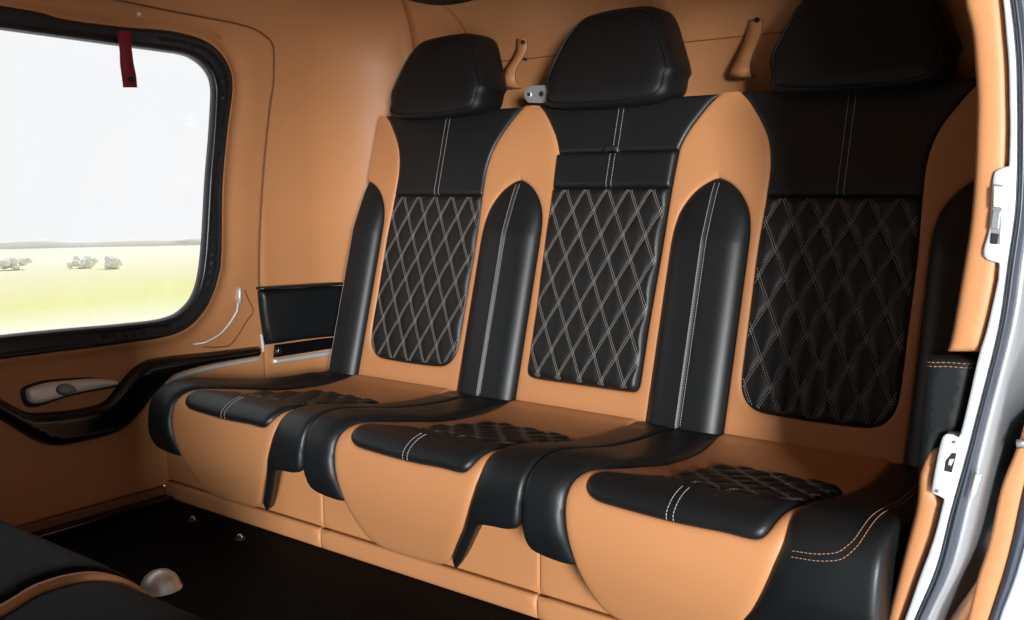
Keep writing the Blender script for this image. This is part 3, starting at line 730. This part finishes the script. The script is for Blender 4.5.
# opened sliding door seen edge-on
YD = -.40
DT = [(1024, 425), (1015, 452), (1000.5, 489), (989, 541.6), (977, 579), (967, 620), (950, 680)]
DT2 = [(1045, 425), (1035, 455), (1024, 489), (1009, 556), (989, 620), (968, 680)]
DT3 = [(1062, 425), (1050, 455), (1037, 495), (1015, 573), (997.6, 620), (980, 680)]
DT4 = [(1130, 425), (1118, 455), (1105, 495), (1080, 573), (1060, 620), (1040, 680)]
sd = thing('sliding_door', 'open sliding door seen edge-on outside the fuselage at the lower right', 'door', tuple(on(990, 560, 1, YD)))
sdo = np.array(sd.location)
def FS(dy): return lambda u, v, h: np.stack([u, np.full_like(u, YD+dy)-h, v], 1)-sdo
for nm, a, b, m, dy in (('inner_trim', DT, DT2, TANW, 0), ('door_seal', DT2, DT3, SEAL, -.004), ('outer_panel', DT3, DT4, WHT, 0)):
    po = np.vstack([catmull(xz(a, YD), 4), catmull(xz(b, YD), 4)[::-1]])
    Patch(nm, po, FS(dy), lambda u, v, d: -.004+.006*rnd(d, .008), m, sd, step=.01, thick=.008 if nm == 'inner_trim' else .05, rings=(.002, .005))
po = np.vstack([catmull(xz(DT, YD), 4), catmull(xz(DT4, YD), 4)[::-1]])
Patch('door_body', po, FS(.013), lambda u, v, d: np.zeros_like(u), SKIN, sd, step=.02, thick=.7, rings=())
c = np.array(on(1017, 444, 1, YD-.02))-sdo; mb = MB(); mb.tube([c, c+np.array([.03, 0, .006])], .006, 12); mb.build('roller_pin', CHR, sd)
# small clip on the skin
pts = [on(u, v, 1, YJ-.02) for u, v in ((975, 474), (981, 475), (975, 494), (969, 503), (971, 490))]
o = ngon_prism('skin_clip', [p-pts[0] for p in pts], (0, 1, 0), .01, ALU, None, .001); o.location = pts[0]; tag(o, 'small bright metal clip on the polished skin beside the lower strike plate', 'clip')

# ------------------------------------------------------------------ floor fittings
fp = on(160, 578, 2, FLOOR+.02)
o = lathe('floor_cap', [(0, .036), (.010, .035), (.020, .031), (.029, .023), (.035, .012), (.038, .002), (.040, 0)], ALU, None, 32); o.location = (fp[0], fp[1], FLOOR)
tag(o, 'round domed chrome cap on the black floor by the front seat', 'cap')
for u, v, lb in ((193, 519, 'tiny bright tie-down stud on the floor near the left wall'), (240, 537, 'small metal tie-down stud on the floor in front of the seat base')):
    p = on(u, v, 2, FLOOR+.004); t = thing('tie_down', lb, 'tie-down', (p[0], p[1], FLOOR), 'floor tie-downs')
    lathe('ring_base', [(0, .005), (.008, .005), (.011, .002), (.012, 0)], DARK, t)
    mb = MB(); a = np.linspace(0, math.pi, 9); mb.tube([(.007*math.cos(x), 0, .004+.006*math.sin(x)) for x in a], .0016, 6); mb.build('ring', ALU, t)

# ------------------------------------------------------------------ facing seat in the foreground
fs = thing('facing_seat', 'dark leather facing seat with tan piping in the near lower left corner', 'seat', (.35, -1.06, FLOOR))
fo = np.array(fs.location)
e0, e1 = on(0, 525, 2, .0), on(135, 580, 2, .0)
def FF_(yf, zt):                            # front edge profile rolls down towards the bench
    prof = catmull([(-.62, -.01), (-.40, -.004), (-.18, .0), (-.07, -.002), (-.028, -.012), (-.006, -.032), (0, -.07), (-.012, -.15), (-.03, -.22)], 10)
    T = np.concatenate([[0], np.cumsum(np.linalg.norm(np.diff(prof, axis=0), axis=1))])
    tn = np.gradient(prof, axis=0); tn /= np.linalg.norm(tn, axis=1)[:, None]
    def f(u, v, h):
        y = np.interp(v, T, prof[:, 0]); z = np.interp(v, T, prof[:, 1]); a = np.interp(v, T, tn[:, 0]); b = np.interp(v, T, tn[:, 1])
        return np.stack([u, yf+y-h*b, zt+z+h*a], 1)-fo
    return f, T[-1]
F1, L1 = FF_(-1.06, -.012)
cuta = [(.77, 0), (.765, .25), (.735, .43), (.705, .50), (.705, .555), (.728, .60), (.765, .63), (.785, .68), (.785, L1)]
ca = catmull(cuta, 6)
Patch('cushion', np.vstack([[(-.10, L1), (-.10, 0)], ca]), F1, lambda u, v, d: -.008+.014*rnd(d, .02), FSL, fs, step=.02, thick=.06, rings=(.003, .008, .014))
cb = ca+np.array([.016, -.003])*np.minimum(1, ca[:, 1:]/.05)
Patch('tan_band', np.vstack([ca, cb[::-1]]), F1, lambda u, v, d: -.005+.006*rnd(d, .006), TAN, fs, step=.01, thick=.05, rings=(.003,))
Patch('cushion_bolster', np.vstack([cb, [(.93, L1), (.93, .60), (.90, .30), (.86, 0)]]), F1, lambda u, v, d: -.010+.004*rnd(d, .03), FSL, fs, step=.015, thick=.06, rings=(.003, .008, .014))
box('seat_pedestal', (-.40, -.60, 0), (.45, -.10, .20), DARK, fs)
Patch('backrest', [(-.10, -.02), (.86, -.02), (.86, .60), (.80, .66), (-.04, .66), (-.10, .60)], lambda u, v, h: np.stack([u, -1.60-.2*v+h, v], 1)-fo, lambda u, v, d: -.02+.03*rnd(d, .05), HRM, fs, step=.04, thick=.07, rings=(.008, .02, .035))  # backrest out of view, added as a light blocker

# ------------------------------------------------------------------ outside
GZ = FLOOR-.95
gm = bpy.data.materials.new('pale_field'); gm.use_nodes = True; nt = gm.node_tree; b = nt.nodes['Principled BSDF']; b.inputs['Roughness'].default_value = 1; b.inputs['Specular IOR Level'].default_value = 0
tc = nt.nodes.new('ShaderNodeTexCoord'); sx = nt.nodes.new('ShaderNodeSeparateXYZ'); nz = nt.nodes.new('ShaderNodeTexNoise'); nz.inputs['Scale'].default_value = .25; nz.inputs['Detail'].default_value = 3
mp = nt.nodes.new('ShaderNodeMapping'); mp.inputs['Scale'].default_value = (1, .35, 1)
nt.links.new(tc.outputs['Object'], sx.inputs[0]); nt.links.new(tc.outputs['Object'], mp.inputs[0]); nt.links.new(mp.outputs[0], nz.inputs['Vector'])
ad = nt.nodes.new('ShaderNodeMath'); ad.operation = 'MULTIPLY_ADD'; ad.inputs[1].default_value = 5.; nt.links.new(nz.outputs['Fac'], ad.inputs[0]); nt.links.new(sx.outputs['X'], ad.inputs[2])
mr = nt.nodes.new('ShaderNodeMapRange'); mr.inputs['From Min'].default_value = -36; mr.inputs['From Max'].default_value = 4; nt.links.new(ad.outputs[0], mr.inputs['Value'])
cr = nt.nodes.new('ShaderNodeValToRGB'); nt.links.new(mr.outputs[0], cr.inputs[0]); nt.links.new(cr.outputs[0], b.inputs['Base Color'])
stops = [(0., (.74, .76, .70)), (.12, (.84, .84, .74)), (.45, (.85, .84, .68)), (.58, (.80, .77, .50)), (.66, (.76, .76, .36)), (.71, (.84, .83, .62)), (.76, (.90, .90, .88)), (1., (.9, .9, .9))]
el = cr.color_ramp.elements; el[0].position = stops[0][0]; el[0].color = (*stops[0][1], 1); el[1].position = 1.; el[1].color = (*stops[-1][1], 1)
for p_, c_ in stops[1:-1]: e = el.new(p_); e.color = (*c_, 1)
GR = 33.
V = [(CP[0], CP[1], GZ)]; F = []
for k in range(96): a = 2*math.pi*k/96; V.append((CP[0]+GR*math.cos(a), CP[1]+GR*math.sin(a), GZ))
for k in range(96): F.append((0, 1+k, 1+(k+1) % 96))
g = mesh('ground', V, F, gm, smooth=False); tag(g, kind='structure')
LEAF = mat('haze_paled_foliage', (.88, .88, .83), .9, spec=0)  # hedge colour bleached, haze and overexposure painted in
BUSH = mat('overexposed_foliage', (.90, .90, .85), .9, spec=0)  # bush colour lightened to stand for overexposure
V = []; F = []; m_ = 70
for k in range(m_+1):
    a = math.radians(92+k*1.3); h_ = .16+.10*rng.random(); b_ = .5
    for r_, z_ in ((GR-.6, 0), (GR-.55, h_*.7), (GR-.3, h_), (GR, h_*.9), (GR+.2, 0)): V.append((CP[0]+r_*math.cos(a), CP[1]+r_*math.sin(a), GZ+z_))
for k in range(m_):
    for q in range(4): F.append((k*5+q, k*5+5+q, k*5+6+q, k*5+1+q))
o = mesh('distant_hedge', V, F, LEAF); tag(o, 'pale low hedge line along the far edge of the field outside the window', 'hedge')
for k, (u, v, sx_, lb) in enumerate(((12, 270, .9, 'leftmost pale low bush in the field outside the window'), (86, 268, .75, 'middle one of the three pale bushes in the field outside the window'), (113, 269, .6, 'right one of the three pale bushes in the field outside the window'))):
    p = on(u, v, 2, GZ); bm = bmesh.new()
    for q in range(26):
        r_ = rng.uniform(.045, .09); bmesh.ops.create_icosphere(bm, subdivisions=2, radius=r_, matrix=Matrix.Translation((rng.normal(0, .10)*sx_, rng.normal(0, .15)*sx_, r_*.8+rng.uniform(0, .16))))
    for vv in bm.verts: vv.co += Vector(rng.normal(0, .006, 3))
    me = bpy.data.meshes.new('bush'); bm.to_mesh(me); bm.free(); o = link('bush', me, BUSH); o.location = (p[0], p[1], GZ); tag(o, lb, 'bush', 'bushes in the field')
# ------------------------------------------------------------------ light
w = bpy.data.worlds.new('world'); S.world = w; w.use_nodes = True
bg = w.node_tree.nodes['Background']; bg.inputs['Color'].default_value = (.97, .985, 1, 1); bg.inputs['Strength'].default_value = 1.0
wt = w.node_tree; wtc = wt.nodes.new('ShaderNodeTexCoord'); wsx = wt.nodes.new('ShaderNodeSeparateXYZ'); wmr = wt.nodes.new('ShaderNodeMapRange'); wmr.interpolation_type = 'SMOOTHSTEP'
wmr.inputs['From Min'].default_value = -.5; wmr.inputs['From Max'].default_value = .5; wmr.inputs['To Min'].default_value = 1.0; wmr.inputs['To Max'].default_value = .45
wt.links.new(wtc.outputs['Generated'], wsx.inputs[0]); wt.links.new(wsx.outputs['X'], wmr.inputs['Value']); wt.links.new(wmr.outputs[0], bg.inputs['Strength'])
sn = bpy.data.lights.new('field_fill_sun', 'SUN'); sn.energy = 2.2; sn.angle = .02; so_ = bpy.data.objects.new('field_fill_sun', sn); C.objects.link(so_); so_.rotation_euler = Vector((0, -.62, -.78)).to_track_quat('-Z', 'Y').to_euler()  # sun added to brighten the ground, turned so that none enters the cabin
def area(name, loc_, target, size, power, col=(1, 1, 1), sy=None):
    l = bpy.data.lights.new(name, 'AREA'); l.size = size; l.energy = power; l.color = col
    if sy: l.shape = 'RECTANGLE'; l.size_y = sy
    o = bpy.data.objects.new(name, l); C.objects.link(o); o.location = loc_
    o.rotation_euler = (Vector(target)-Vector(loc_)).to_track_quat('-Z', 'Y').to_euler(); return o
area('doorway_daylight', (5.32, -4.92, .98), (.5, .0, .35), .9, 820, (.97, .985, 1), 1.35)
S.view_settings.view_transform = 'Standard'; S.view_settings.look = 'None'; S.view_settings.exposure = 0; S.view_settings.gamma = 1; S.view_settings.use_curve_mapping = False
